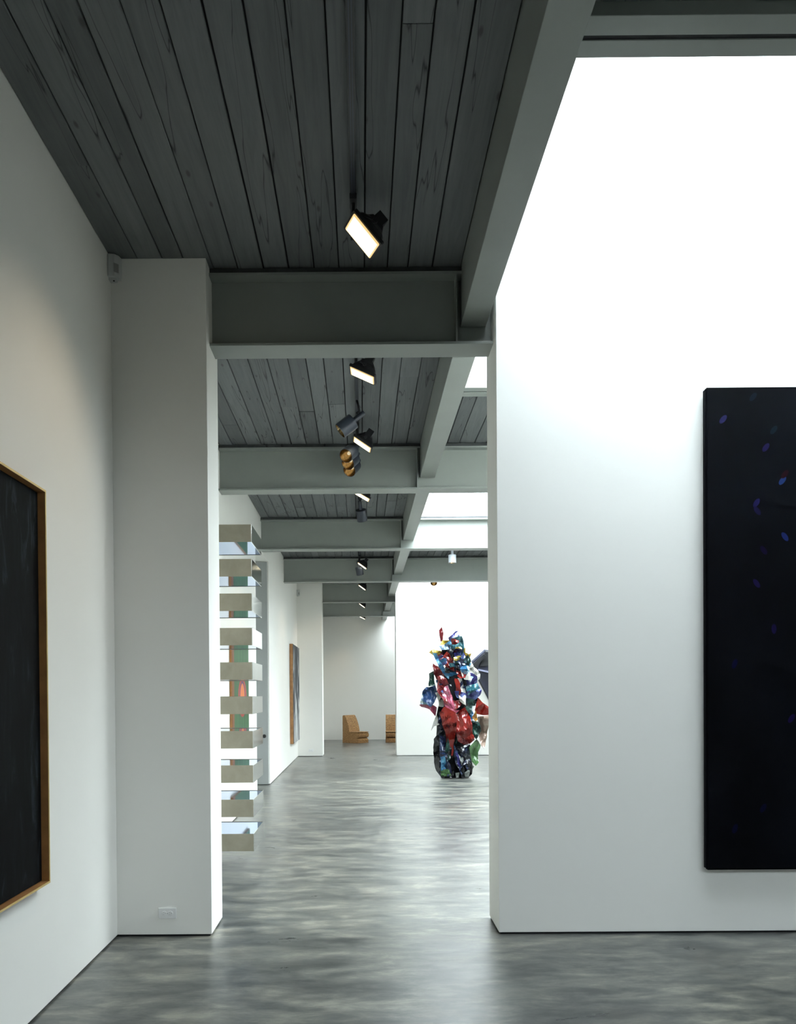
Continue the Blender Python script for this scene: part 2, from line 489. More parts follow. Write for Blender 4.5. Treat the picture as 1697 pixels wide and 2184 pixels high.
DY0, DY1, DZ = 12.0, 13.66, 3.83     # opening in the left wall
wl = boxes('wall_left', [(XW - 0.25, XW, YN, DY0, GAP, ZC + 0.25), (XW - 0.25, XW, DY1, YBK, GAP, ZC + 0.25), (XW - 0.25, XW, DY0, DY1, DZ, ZC + 0.25),
                         (XW - 0.75, XW - 0.25, DY0 - 0.12, DY0, GAP, DZ + .1), (XW - 0.75, XW - 0.25, DY1, DY1 + 0.12, GAP, DZ + .1),
                         (XW - 0.75, XW - 0.25, DY0, DY1, DZ, DZ + 0.1), (XW - 0.85, XW - 0.75, DY0 - .12, DY1 + .12, GAP, DZ + .1)], 'wall_paint')
tag(wl, 'long white plaster wall on the left with a tall opening beyond the metal boxes', 'wall', kind='structure')
bl = boxes('baseboard_left', [(XW - 0.24, XW - 0.012, YN, DY0, 0, GAP), (XW - 0.24, XW - 0.012, DY1, YBK, 0, GAP), (XW - .85, XW - .25, DY0 - .12, DY1 + .12, 0, GAP)], 'trim_black')
tag(bl, 'thin black shadow reveal under the left wall', 'baseboard', kind='structure')

def partition(name, x0, x1, y0, y1, z1, label, gap=GAP):
    o = boxes(name, [(x0, x1, y0, y1, gap, z1)], 'wall_paint', bevel=0.003)
    tag(o, label, 'wall', kind='structure')
    b = boxes('baseboard_' + name[5:], [(x0 + 0.012, x1 - 0.012, y0 + 0.012, y1 - 0.012, 0, gap)], 'trim_black')
    tag(b, 'thin black shadow reveal under the ' + label, 'baseboard', kind='structure')
    return o
partition('wall_near_stub', XW, XPL, YP, YP + TW, ZC, 'white wall stub with the power outlet at the left of the doorway')
partition('wall_near_right', XR, XN, YP, YP + TW, ZG + 0.12, 'tall white wall on the right that carries the black picture')
partition('wall_far_stub', XW, XS, YS, YS + TS, ZC, 'white wall stub at the left of the far doorway')
partition('wall_far_right', XFR, XE, YS, YS + TS, ZG + 0.12, 'bright white far wall behind the crumpled metal sculpture')
wb = boxes('wall_back', [(-2.6, XE + .2, YBK, YBK + 0.2, 0, ZG + .3)], 'wall_paint')
tag(wb, 'pale back wall behind the two cardboard chairs', 'wall', kind='structure')
wr = boxes('wall_right', [(XE, XE + 0.2, YP + TW, YBK, 0, ZC + .3), (XN, XN + 0.2, YN, YP + TW, 0, ZC + .3)], 'wall_paint')
tag(wr, 'white side wall far out on the right', 'wall', kind='structure')
wn = boxes('wall_behind', [(-2.6, XN + 0.2, YN - 0.2, YN, 0, ZG + .3)], 'door_grey')
tag(wn, 'grey wall closing the room behind the viewer', 'wall', kind='structure')

# the door leaf folded back against the far reveal of the opening
door = empty('door_1', (XW - 0.02, DY1 - 0.045, 0))
tag(door, 'tall grey door leaf standing open in the left wall opening', 'door', kind='structure')
boxes('leaf', [(-0.70, 0.0, 0.0, 0.04, 0.008, DZ - 0.01)], 'door_grey', door, bevel=0.003)
kn = lathe_o('knob', [(0, 0.075), (0.026, 0.073), (0.034, 0.055), (0.030, 0.038), (0.012, 0.03), (0.012, 0.008), (0.028, 0.006), (0.028, 0.0), (0, 0)], 'knob_dark', door,
             M=Matrix.Translation((-0.06, 0.0, 0.84)) @ Matrix.Rotation(math.radians(90), 4, 'X'))

# ------------------------------------------------------------------ skylights (one pair of openings round every second beam)
SKH = 1.86
sky_spans = [(YB - 2 * BAY - SKH, YB - 2 * BAY + SKH, SKX2, 'skylight behind the viewer'), (YB - SKH, YP, SKX1, 'bright skylight over the tall right wall of the near room'), (YP + TW, YB + SKH, SKX2, 'skylight just past the near doorway'),
             (YB + 2 * BAY - SKH, YB + 2 * BAY + SKH, SKX3 + 1.0, 'skylight above the third cross beam'), (YB + 4 * BAY - SKH, YS, SKX3, 'skylight in front of the far white wall'),
             (YS + TS, YB + 4 * BAY + SKH, 3.3, 'skylight just beyond the far doorway'), (YB + 6 * BAY - SKH, YBK, 3.3, 'skylight against the back wall')]
AT_WALL = (YP, YP + TW, YS, YS + TS, YBK)
def skylight(i, y0, y1, x1, label):
    t = empty('window_%d' % (i + 1), (0, 0, 0))
    tag(t, label + ' with steel edge strips', 'skylight', kind='structure')
    x0 = PX1
    e0 = 0 if y0 in AT_WALL else 0.1
    e1 = 0 if y1 in AT_WALL else 0.1
    boxes('curb', [(x0 - 0.10, x0, y0 - e0, y1 + e1, ZC + 0.031, ZG + 0.05), (x1, x1 + 0.1, y0 - e0, y1 + e1, ZC, ZG + 0.05)]
          + ([(x0, x1, y0 - 0.1, y0, ZC + .01, ZG + 0.05)] if e0 else [])
          + ([(x0, x1, y1, y1 + 0.1, ZC + .01, ZG + 0.05)] if e1 else []), 'curb_paint', t)
    for ye, sg in ((y0, -1), (y1, 1)):
        if ye in AT_WALL: continue
        boxes('edge_strip', [(x0, x1, min(ye, ye + sg * 0.092), max(ye, ye + sg * 0.092), ZC - 0.055, ZC + 0.01)], 'steel_paint', t, bevel=0.003)
        boxes('slot', [(x0, x1, min(ye + sg * .092, ye + sg * 0.117), max(ye + sg * .092, ye + sg * 0.117), ZC - 0.050, ZC + 0.01)], 'trim_black', t)
        boxes('edge_strip', [(x0, x1, min(ye + sg * 0.117, ye + sg * 0.216), max(ye + sg * 0.117, ye + sg * 0.216), ZC - 0.055, ZC + 0.01)], 'steel_paint', t, bevel=0.003)
    boxes('pane', [(x0 - .1, x1 + .1, y0 - e0, y1 + e1, ZG + 0.05, ZG + 0.058)], 'skylight_glass', t)
    if i == 0:
        boxes('scrim', [(x0, x1, y0, y1, ZG + 0.015, ZG + 0.018)], 'scrim_fabric', t)  # unseen sheet added to dim the daylight from behind the viewer
    if i == 1:
        boxes('scrim', [(x0, x1, y0, y1, ZG + 0.02, ZG + 0.023)], 'scrim_fabric', t)  # sheet added to lower the daylight in the near room
    # sampling portal for the daylight that enters here
    ld = bpy.data.lights.new('daylight_portal', 'AREA'); ld.shape = 'RECTANGLE'
    ld.size = x1 - x0; ld.size_y = y1 - y0
    ld.cycles.is_portal = True
    lo = bpy.data.objects.new('daylight_portal', ld); COL.objects.link(lo)
    lo.location = ((x0 + x1) / 2, (y0 + y1) / 2, ZG + 0.09)
for i, q in enumerate(sky_spans): skylight(i, *q)

# ------------------------------------------------------------------ ceiling: dark deck with single planks under it
deck = []
T0, T1 = ZC + 0.034, ZC + 0.24
deck.append((XW - .3, PX1 - 0.1, YN - .2, YBK + .2, T0, T1))
deck.append((SKX1 + 0.1, XN + 0.2, YB - BAY, YP, T0, T1))              # near room, right of its skylight
RB0, RB1 = YB - 2 * BAY - SKH - 0.1, YB - 2 * BAY + SKH + 0.1
deck.append((SKX2 + 0.1, XN + 0.2, YN - .2, YB - BAY, T0, T1))
deck.append((PX1 - 0.1, SKX2 + 0.1, YN - .2, RB0, T0, T1))
deck.append((PX1 - 0.1, SKX2 + 0.1, RB1, YB - BAY, T0, T1))
deck.append((SKX2 + 0.1, XE + 0.2, YP, YBK + .2, T0, T1))
deck.append((PX1 - 0.1, SKX1 + 0.1, YB - BAY, YB - SKH - 0.1, T0, T1))
right_spans = [(YB - BAY, YB - SKH - 0.216)]
ends = [YB + SKH, YB + 2 * BAY - SKH, YB + 2 * BAY + SKH, YB + 4 * BAY - SKH, YB + 4 * BAY + SKH, YB + 6 * BAY - SKH]
for a, b in zip(ends[::2], ends[1::2]):
    deck.append((PX1 - 0.1, SKX2 + 0.1, a + 0.1, b - 0.1, T0, T1))
    right_spans.append((a + 0.216, b - 0.216))
deck.append((PX1 - 0.1, SKX2 + .1, YBK, YBK + .2, T0, T1))
for (a, b, xe, _) in sky_spans[3:]:
    deck.append((xe + 0.1, SKX2 + 0.1, a - 0.1, b + 0.1, T0, T1))
ceil = boxes('ceiling', deck, 'deck_dark')
tag(ceil, 'ceiling of grey washed timber planks running into the depth', 'ceiling', kind='structure')

def plank_mesh(w_, l_, z):
    bm = bmesh.new()
    bx(bm, -w_ / 2, w_ / 2, -l_ / 2, l_ / 2, 0, 0.028)
    bmesh.ops.bevel(bm, geom=[e for e in bm.edges if abs((e.verts[0].co - e.verts[1].co).y) > 0.01 and e.verts[0].co.z < 0.01 and e.verts[1].co.z < 0.01], offset=0.003, segments=1, affect='EDGES')
    return mesh_of('plank', bm)
def lay(x0, x1, y0, y1, rng, joints=0.75):
    x = x0
    while x < x1 - 0.03:
        w_ = rng.choice((0.135, 0.15, 0.16, 0.165, 0.17))
        w_ = min(w_, x1 - x)
        if x1 - (x + w_) < 0.06: w_ = x1 - x
        cuts = [y0]
        if rng.random() < joints:
            cuts.append(y0 + (y1 - y0) * rng.uniform(0.2, 0.93))
        cuts.append(y1)
        for a, b in zip(cuts, cuts[1:]):
            g = rng.choice((0.004, 0.005, 0.007, 0.010))
            o = link('plank', plank_mesh(w_ - g, (b - a) - 0.004, 0), 'grey_washed_wood', ceil,
                     (x + w_ / 2, (a + b) / 2, ZC + rng.uniform(-0.0025, 0.0035)))
        x += w_
rp = random.Random(5)
webs = [YB + BAY * k for k in range(-3, 7)]
for k in range(-2, 6):
    a = YB + BAY * k; b = min(YB + BAY * (k + 1), YBK)
    if k == -2: a = max(a, YN)
    lay(XW, PX0, a + 0.0, b, rp, 0.8 if k < 4 else 0.0)
for (a, b) in right_spans:
    lay(PX1, SKX1, a, b, rp, 0.2)

# ------------------------------------------------------------------ steel: cross beams and the long edge beam
def ibeam(x0, x1, yc, label, stiff=True):
    t = empty('ceiling_beam', (0, yc, 0))
    tag(t, label, 'beam', kind='structure')
    h = 0.1045
    boxes('bottom_flange', [(x0, x1, -h, h, ZBB, ZBB + 0.018)], 'steel_paint', t, bevel=0.002)
    boxes('top_flange', [(x0, x1, -h, h, ZBT - 0.018, ZBT)], 'steel_paint', t, bevel=0.002)
    boxes('web', [(x0, x1, -0.007, 0.007, ZBB + 0.018, ZBT - 0.018)], 'steel_paint', t)
    boxes('nailer', [(x0, x1, -0.085, 0.085, ZBT, ZC - 0.004)], 'nailer_wood', t)
    for sx in (PX0 - 0.035,):
        boxes('stiffener', [(sx - 0.004, sx + 0.004, -0.10, -0.007, ZBB + 0.018, ZBT - 0.018)], 'steel_paint', t)
    return t
BL = ['grey steel cross beam spanning the near doorway', 'grey steel cross beam behind the cluster of brass-lined spotlights', 'grey steel cross beam over the opening in the left wall',
      'grey steel cross beam carrying past the white spotlight', 'grey steel cross beam in the far doorway', 'farthest grey steel cross beam before the back wall']
ibeam(XPL - 0.02, XR + 0.02, YB, BL[0])
for k in (1, 2, 3):
    ibeam(XW, XE, YB + k * BAY, BL[k])
ibeam(XS - 0.02, XFR + 0.02, YB + 4 * BAY, BL[4])
ibeam(XW, XE, YB + 5 * BAY, BL[5])
ibeam(XW, XN, YB - BAY, 'grey steel cross beam above the viewer')
# small clips on the nailers
def clips(k, xs):
    for x in xs:
        bm = bmesh.new()
        lathe(bm, [(0, 0), (0.013, 0.0), (0.013, 0.02), (0, 0.02)], 12, Matrix.Translation((0, -0.085, 0)) @ Matrix.Rotation(math.radians(90), 4, 'X'))
        yy = YB + k * BAY
        c = link('bolt', mesh_of('bolt', bm), 'trim_black', beams_by_k[k], (x, 0, ZBT + 0.02))
beams_by_k = {}
for o in COL.objects:
    if o.name.startswith('ceiling_beam'):
        beams_by_k[round((o.location.y - YB) / BAY)] = o
clips(1, (-1.05, -0.88, -0.40)); clips(2, (-1.05, -0.90, -0.77, -0.3)); clips(3, (-1.15, -1.0, -0.86, -0.55, 2.5, -0.2))

PL = {-3: 'behind the viewer', -2: 'behind the viewer', -1: 'of the near room beside the skylight', 0: 'just beyond the near doorway', 1: 'between the second and third cross beams', 2: 'between the third and fourth cross beams',
      3: 'between the fourth beam and the far doorway', 4: 'just beyond the far doorway', 5: 'ending at the back wall'}
for k in range(-2, 6):
    a = YB + k * BAY + 0.008; b = min(YB + (k + 1) * BAY - 0.008, YBK)
    if k == -2: a = YN
    if k == -3: continue
    p = boxes('edge_beam', [(PX0, PX1, a, b, PZ, ZC + 0.03)], 'steel_paint', bevel=0.004)
    tag(p, 'grey painted steel edge beam ' + PL[k], 'beam', kind='structure')

# ------------------------------------------------------------------ lighting tracks and lamps
XT = -0.03
def track(x, y0, y1, label):
    t = empty('lighting_track', (x, y0, ZC))
    tag(t, label, 'lighting track', 'lighting tracks')
    boxes('rail', [(-0.018, 0.018, 0, y1 - y0, -0.034, 0)], 'fixture_black', t, bevel=0.002)
    boxes('conductor', [(-0.009, -0.003, 0.02, y1 - y0 - .02, -0.037, -0.033), (0.003, 0.009, 0.02, y1 - y0 - .02, -0.037, -0.033)], 'fixture_blue_black', t)
    boxes('end_cap', [(-0.021, 0.021, y1 - y0 - 0.04, y1 - y0 + 0.012, -0.04, 0)], 'fixture_black', t, bevel=0.003)
    return t
track(XT, -1.0, 4.86, 'black ceiling track of the near room')
track(XT, 5.75, 8.85, 'black ceiling track just past the near doorway')
track(XT, 9.35, 12.4, 'black ceiling track past the second cross beam')
track(XT, 13.1, 16.2, 'black ceiling track past the third cross beam')
track(XT, 16.7, 19.9, 'black ceiling track past the fourth cross beam')
track(XT, 20.5, 23.6, 'black ceiling track beyond the far doorway')
track(XT, 24.1, 26.4, 'black ceiling track nearest the back wall')
track(1.74, 14.75, 16.2, 'short ceiling track holding the white spotlight')
track(1.62, 16.7, 17.95, 'short ceiling track right of the far edge beam')

FL = 0.205; FWD = 0.15    # lens size across and along
def make_flood():
    """wall washer: origin where the stem meets the track; lens faces -Z of the head, head is a child set at an angle"""
    t = empty('wall_washer', (0, 0, 0))
    boxes('adapter', [(-0.02, 0.02, -0.05, 0.05, -0.03, 0)], 'fixture_black', t, bevel=0.003)
    bm = bmesh.new()
    tube_bm(bm, [(0, 0, -0.02), (0, 0, -0.135)], 0.012)
    link('stem', mesh_of('stem', bm, True), 'fixture_black', t)
    return t
def hood_mesh():
    """square front with rounded shoulders running up to a narrow box neck"""
    secs = [(0.0, FL / 2 + 0.012, FWD / 2 + 0.012, 0.010), (0.022, FL / 2 + 0.012, FWD / 2 + 0.012, 0.010), (0.024, FL / 2 - 0.002, FWD / 2 - 0.002, 0.016),
            (0.06, FL / 2 - 0.012, FWD / 2 - 0.012, 0.03), (0.095, FL / 2 - 0.035, FWD / 2 - 0.035, 0.035), (0.115, 0.045, 0.042, 0.012),
            (0.118, 0.034, 0.032, 0.004), (0.172, 0.034, 0.032, 0.004), (0.174, 0.030, 0.028, 0.004)]
    bm = bmesh.new(); rings = []
    for z, a, b, r in secs:
        ring = []
        for cx_, cy_, a0 in ((a - r, b - r, 0), (-a + r, b - r, 90), (-a + r, -b + r, 180), (a - r, -b + r, 270)):
            for q in range(4):
                an = math.radians(a0 + q * 30)
                ring.append(bm.verts.new((cx_ + r * math.cos(an), cy_ + r * math.sin(an), z)))
        rings.append(ring)
    n = len(rings[0])
    for a, b in zip(rings, rings[1:]):
        for i in range(n): bm.faces.new((a[i], a[(i + 1) % n], b[(i + 1) % n], b[i]))
    bm.faces.new(rings[-1]); bm.faces.new(rings[0][::-1])
    return mesh_of('housing', bm)
HOOD = hood_mesh()
HOOD.materials.append(MATS['fixture_black'])
def lens_mesh():
    bm = bmesh.new()
    a, b, r = FL / 2, FWD / 2, 0.008
    vs = []
    for cx_, cy_, a0 in ((a - r, b - r, 0), (-a + r, b - r, 90), (-a + r, -b + r, 180), (a - r, -b + r, 270)):
        for q in range(4):
            an = math.radians(a0 + q * 30); vs.append((cx_ + r * math.cos(an), cy_ + r * math.sin(an)))
    lo = [bm.verts.new((x, y, -0.004)) for x, y in vs]; hi = [bm.verts.new((x, y, 0.003)) for x, y in vs]
    bm.faces.new(lo[::-1]); bm.faces.new(hi)
    for i in range(len(vs)): bm.faces.new((lo[i], lo[(i + 1) % len(vs)], hi[(i + 1) % len(vs)], hi[i]))
    return mesh_of('lens', bm)
LENS = lens_mesh(); LENS.materials.append(MATS['lamp_lens'])
def flood(y, tilt, yaw, label, drop=0.21, dx=0.05):
    t = make_flood()
    t.location = (XT, y, ZC - 0.034)
    tag(t, label, 'light fixture', 'wall washers on the ceiling track')
    M = Matrix.Translation((dx, 0, -drop)) @ Matrix.Rotation(math.radians(yaw), 4, 'Z') @ Matrix.Rotation(math.radians(tilt), 4, 'Y')
    h = link('housing', HOOD, None, t); h.matrix_local = M
    l = link('lens', LENS, None, t); l.matrix_local = M
    ld = bpy.data.lights.new('lamp_beam', 'SPOT')
    ld.energy = LAMP_W; ld.color = (1.0, 0.80, 0.56); ld.spot_size = math.radians(68); ld.spot_blend = 0.9; ld.shadow_soft_size = 0.06
    lo = bpy.data.objects.new('lamp_beam', ld); COL.objects.link(lo); lo.parent = t
    lo.matrix_local = M @ Matrix.Translation((0, 0, -0.075))
    # yoke: a strap from the stem to both sides of the head
    bm = bmesh.new()
    L = FWD / 2 + 0.022
    pa = M @ Vector((0.0, L, 0.055)); pb = M @ Vector((0.0, -L, 0.055))
    tp = Vector((0, 0, -0.13))
    tube_bm(bm, [pa, (tp + pa) / 2 + Vector((0, 0.03, 0.015)), tp], 0.007, 8)
    tube_bm(bm, [pb, (tp + pb) / 2 + Vector((0, -0.03, 0.015)), tp], 0.007, 8)
    link('yoke', mesh_of('yoke', bm, True), 'fixture_black', t)
    for s, pp in ((1, pa), (-1, pb)):
        k = lathe_o('knob', [(0, 0), (0.016, 0), (0.016, 0.016), (0, 0.018)], 'fixture_black', t, 12, Matrix.Translation(pp) @ M.to_3x3().to_4x4() @ Matrix.Rotation(math.radians(-90 * s), 4, 'X'))
    return t
flood(4.47, 44, 20, 'large lit wall washer hanging nearest the viewer')
flood(6.42, 25, -2, 'lit wall washer just under the near doorway beam')
flood(8.20, 34, 3, 'lit wall washer beside the brass-lined spotlight cluster')
flood(10.35, 30, 5, 'lit wall washer half hidden by the second cross beam')
flood(16.0, 36, 2, 'lit wall washer under the third cross beam')
flood(19.3, 36, 2, 'lit wall washer below the fourth cross beam')
flood(23.3, 36, 2, 'small lit wall washer in the far doorway')
flood(26.0, 25, 2, 'smallest lit wall washer next to the back wall', drop=0.31)

def make_can(body, rad=0.055, ln=0.15):
    """cylinder spotlight aiming along -Z"""
    t = empty('spotlight')
    lathe_o('can', [(0.0, 0.0), (rad * 0.55, 0.0), (rad, -0.008), (rad, -ln), (rad - 0.004, -ln), (rad - 0.004, -ln + 0.012)], body, t, 28)
    lathe_o('reflector', [(rad - 0.004, -ln + 0.003), (rad * 0.86, -ln * 0.72), (rad * 0.62, -ln * 0.46), (rad * 0.30, -ln * 0.32), (0, -ln * 0.30)], 'gold_reflector', t, 28)
    lathe_o('bulb', [(0, -ln * 0.66), (rad * 0.2, -ln * 0.62), (rad * 0.26, -ln * 0.52), (rad * 0.16, -ln * 0.38), (0, -ln * 0.33)], 'bulb_glow', t, 16)
    lathe_o('neck', [(0, 0.125), (0.021, 0.123), (0.024, 0.11), (0.024, 0.0), (0, 0.0)], body, t, 20)
    lathe_o('knob', [(0, 0), (0.014, 0), (0.014, 0.022), (0, 0.024)], 'fixture_black', t, 12, Matrix.Translation((0, 0.022, 0.075)) @ Matrix.Rotation(math.radians(-90), 4, 'X'))
    return t
can_dark = make_can('fixture_blue_black', 0.074, 0.165)
can_white = make_can('fixture_white', 0.075, 0.16)
used = set()
def can(proto, pos, aim, label, mount_x=None):
    if proto.name in used:
        o = copy_tree(proto)
    else:
        o = proto; used.add(proto.name)
    o.location = pos
    d = Vector(aim) - Vector(pos)
    o.rotation_euler = d.to_track_quat('-Z', 'Y').to_euler()
    tag(o, label, 'light fixture', 'cylinder spotlights')
    # stem from the track to the knuckle of this lamp
    top = o.rotation_euler.to_matrix() @ Vector((0, 0, 0.075))
    mx = XT if mount_x is None else mount_x
    a = Vector((mx, pos[1] + top.y, ZC - 0.046)); b = Vector(pos) + top
    inv = (Matrix.Translation(Vector(pos)) @ o.rotation_euler.to_matrix().to_4x4()).inverted()
    bm = bmesh.new(); tube_bm(bm, [inv @ b, inv @ ((a + b) / 2 + Vector((0, 0, 0.01))), inv @ a], 0.011, 8)
    link('stem', mesh_of('stem', bm, True), 'fixture_black', o)
    return o
can(can_dark, (-0.06, 7.50, 4.13), (-1.0, 7.45, 3.4), 'dark cylinder spotlight pointing left above the wall washer past the near doorway')
can(can_dark, (-0.08, 8.42, 4.13), (-0.62, 7.55, 3.45), 'uppermost of three brass-lined spotlights in a row')
can(can_dark, (-0.07, 8.63, 4.115), (-0.57, 7.70, 3.40), 'middle one of three brass-lined spotlights in a row')
can(can_dark, (-0.06, 8.85, 4.105), (-0.53, 7.95, 3.35), 'lowest of three brass-lined spotlights in a row')
can(can_dark, (0.0, 11.25, 4.16), (0.25, 12.3, 2.5), 'dark cylinder spotlight tipped away past the second cross beam')
can(can_dark, (-0.05, 16.12, 4.12), (0.2, 16.6, 2.9), 'dark spotlight tucked behind the wall washer under the third cross beam')
can(can_white, (1.74, 15.2, 4.195), (1.74, 15.2, 1.0), 'white cylinder spotlight hanging straight down over the sculpture', 1.74)
can(can_dark, (1.58, 17.35, 4.05), (1.4, 15.0, 1.6), 'brass-lined spotlight peeping below the fourth cross beam left of the pillar edge', 1.62)

# ------------------------------------------------------------------ near-left framed picture
P0, P1, PZ0, PZ1 = 1.75, 3.88, 0.65, 2.566
def tray_frame():
    t = empty('framed_painting', (XW, (P0 + P1) / 2, (PZ0 + PZ1) / 2))
    tag(t, 'large dark brushed painting in a thin gilt wood frame on the left wall', 'painting')
    hw, hh, d = (P1 - P0) / 2, (PZ1 - PZ0) / 2, 0.058
    w_ = 0.010
    for nm, r in (('top', (0, d, -hw, hw, hh - w_, hh)), ('bottom', (0, d, -hw, hw, -hh, -hh + w_)), ('far', (0, d, hw - w_, hw, -hh + w_, hh - w_)), ('near', (0, d, -hw, -hw + w_, -hh + w_, hh - w_))):
        b = boxes('frame_bar', [r], 'frame_wood', t)
        e = list(r); e[0] = d; e[1] = d + 0.003
        boxes('gilt_edge', [tuple(e)], 'gilt_edge', b)
    boxes('canvas', [(0.004, 0.024, -hw + w_ + 0.004, hw - w_ - 0.004, -hh + w_ + 0.004, hh - w_ - 0.004)], 'dark_brushed_canvas', t)
tray_frame()

# ------------------------------------------------------------------ black picture on the right wall
bp = empty('black_painting', (3.3, YP - 0.003, 1.956))
tag(bp, 'tall black painting with faint blue flecks on the right wall', 'painting')
bm = bmesh.new()
bx(bm, -1.11, 1.11, -0.062, -0.008, -1.535, 1.535)
bmesh.ops.bevel(bm, geom=bm.edges[:], offset=0.012, segments=3, affect='EDGES')
link('canvas', mesh_of('canvas', bm), 'black_field_paint', bp)
boxes('backing', [(-1.07, 1.07, -0.01, 0.0, -1.49, 1.49)], 'trim_black', bp)

# ------------------------------------------------------------------ power outlets
def make_outlet():
    t = empty('power_outlet')
    boxes('cover_plate', [(-0.057, 0.057, -0.007, 0, -0.035, 0.035)], 'plate_white', t, bevel=0.0025)
    for s in (-1, 1):
        r = lathe_o('receptacle', [(0, 0.0095), (0.0145, 0.0095), (0.016, 0.008), (0.016, 0.0), (0, 0)], 'plate_white', t, 24, Matrix.Translation((s * 0.0195, 0, 0)) @ Matrix.Rotation(math.radians(90), 4, 'X'))
        boxes('slots', [(s * 0.0195 - 0.007, s * 0.0195 - 0.001, -0.0105, -0.009, 0.0045, 0.0065), (s * 0.0195 - 0.007, s * 0.0195 - 0.001, -0.0105, -0.009, -0.0065, -0.0045),
                        (s * 0.0195 + 0.005, s * 0.0195 + 0.009, -0.0105, -0.009, -0.002, 0.002)], 'plate_slot', r)
    lathe_o('screw', [(0, 0.009), (0.003, 0.0085), (0.003, 0.006), (0, 0.006)], 'plate_slot', t, 10, Matrix.Rotation(math.radians(90), 4, 'X'))
    return t
ol = make_outlet(); ol.location = (-1.268, YP, 0.152)
tag(ol, 'white double power outlet low on the near wall stub', 'outlet', 'power outlets')
o2 = copy_tree(ol); o2.location = (-1.27, YS, 0.15)
tag(o2, 'tiny white power outlet low on the far wall stub', 'outlet', 'power outlets')

# ------------------------------------------------------------------ corner motion sensors
def make_sensor():
    t = empty('motion_sensor')
    bm = bmesh.new()
    # plan outline sitting in a left/back corner: walls at x=0 and y=0 (room is +x, -y)
    pts = [(0, 0), (0.072, 0), (0.076, -0.012), (0.070, -0.045), (0.045, -0.070), (0.012, -0.076), (0, -0.072)]
    rings = []
    for z, k in ((0, 0.93), (-0.008, 1.0), (-0.125, 1.0), (-0.14, 0.95)):
        rings.append([bm.verts.new((x * k, y * k, z)) for x, y in pts])
    for a, b in zip(rings, rings[1:]):
        for i in range(len(pts)): bm.faces.new((a[i], a[(i + 1) % len(pts)], b[(i + 1) % len(pts)], b[i]))
    bm.faces.new(rings[0]); bm.faces.new(rings[-1][::-1])
    link('body', mesh_of('body', bm), 'sensor_white', t)
    boxes('window', [(0.0, 0.034, -0.0006, 0.0006, -0.028, 0.028)], 'plate_slot', t).matrix_local = Matrix.Translation((0.0475, -0.0725, -0.09)) @ Matrix.Rotation(math.radians(45), 4, 'Z') @ Matrix.Translation((-0.006, 0, 0))
    boxes('bracket', [(0, 0.045, -0.045, 0, -0.152, -0.13)], 'sensor_white', t)
    lathe_o('screw_hole', [(0, 0), (0.006, 0), (0.006, 0.004), (0, 0.004)], 'trim_black', t, 10, Matrix.Translation((0.03, -0.03, -0.155)))
    return t
sn = make_sensor(); sn.location = (XW, YP, ZC - 0.004)
tag(sn, 'pale motion sensor in the ceiling corner beside the near wall stub', 'sensor', 'corner motion sensors')
s2 = copy_tree(sn); s2.location = (XW, YS, ZC - 0.25)
tag(s2, 'tiny motion sensor high in the corner of the far wall stub', 'sensor', 'corner motion sensors')

# ------------------------------------------------------------------ ten wall boxes
BX0, BX1, BY0, BY1, BH = 0.0, 0.626, 7.04, 7.726, 0.155
def make_box():
    t = empty('wall_box')
    L = BY1 - BY0; th = 0.006
    boxes('side_panel', [(BX0, BX1 - 0.004, 0, th, 0, BH)], 'brushed_metal', t, bevel=0.0028)
    boxes('side_panel', [(BX0, BX1 - 0.004, L - th, L, 0, BH)], 'brushed_metal', t, bevel=0.0028)
    boxes('front_panel', [(BX1 - th, BX1, 0.002, L - 0.002, 0.0, BH)], 'polished_metal', t, bevel=0.0012)
    boxes('top_panel', [(BX0, BX1 - th, th, L - th, BH - 0.012, BH - 0.004)], 'blue_acrylic', t)
    boxes('bottom_panel', [(BX0, BX1 - th, th, L - th, 0.004, 0.012)], 'blue_acrylic', t)
    boxes('back_rail', [(BX0, BX0 + 0.01, th, L - th, 0.014, BH - 0.014)], 'brushed_metal', t)
    return t
ORD = ['lowest', 'second from the bottom', 'third from the bottom', 'fourth from the bottom', 'fifth from the bottom', 'fifth from the top', 'fourth from the top', 'third from the top', 'second from the top', 'topmost']
pb = make_box()
for k in range(10):
    o = pb if k == 0 else copy_tree(pb)
    o.location = (XW, BY0, 0.3232 - BH + 0.3048 * k)
    tag(o, '%s of ten grey metal boxes with blue panels on the left wall' % ORD[k], 'wall box', 'column of metal boxes on the left wall')

# ------------------------------------------------------------------ pictures further along the left wall
def wall_picture(y0, y1, z0, z1, d, mat, side, label):
    t = empty('painting', (XW + 0.003, (y0 + y1) / 2, (z0 + z1) / 2))
    tag(t, label, 'painting')
    hw, hh = (y1 - y0) / 2, (z1 - z0) / 2
    boxes('stretcher', [(0, d - 0.002, -hw, hw, -hh, hh)], side, t, bevel=0.004)
    boxes('canvas', [(d - 0.002, d, -hw + 0.004, hw - 0.004, -hh + 0.004, hh - 0.004)], mat, t)
wall_picture(9.55, 10.95, 0.93, 2.36, 0.03, 'green_field_canvas', 'frame_wood', 'green painting with orange oval seen between the metal boxes')
wall_picture(17.50, 19.25, 0.45, 2.66, 0.075, 'grey_white_canvas', 'canvas_side_brown', 'grey and white painting with deep brown edge by the far wall stub')

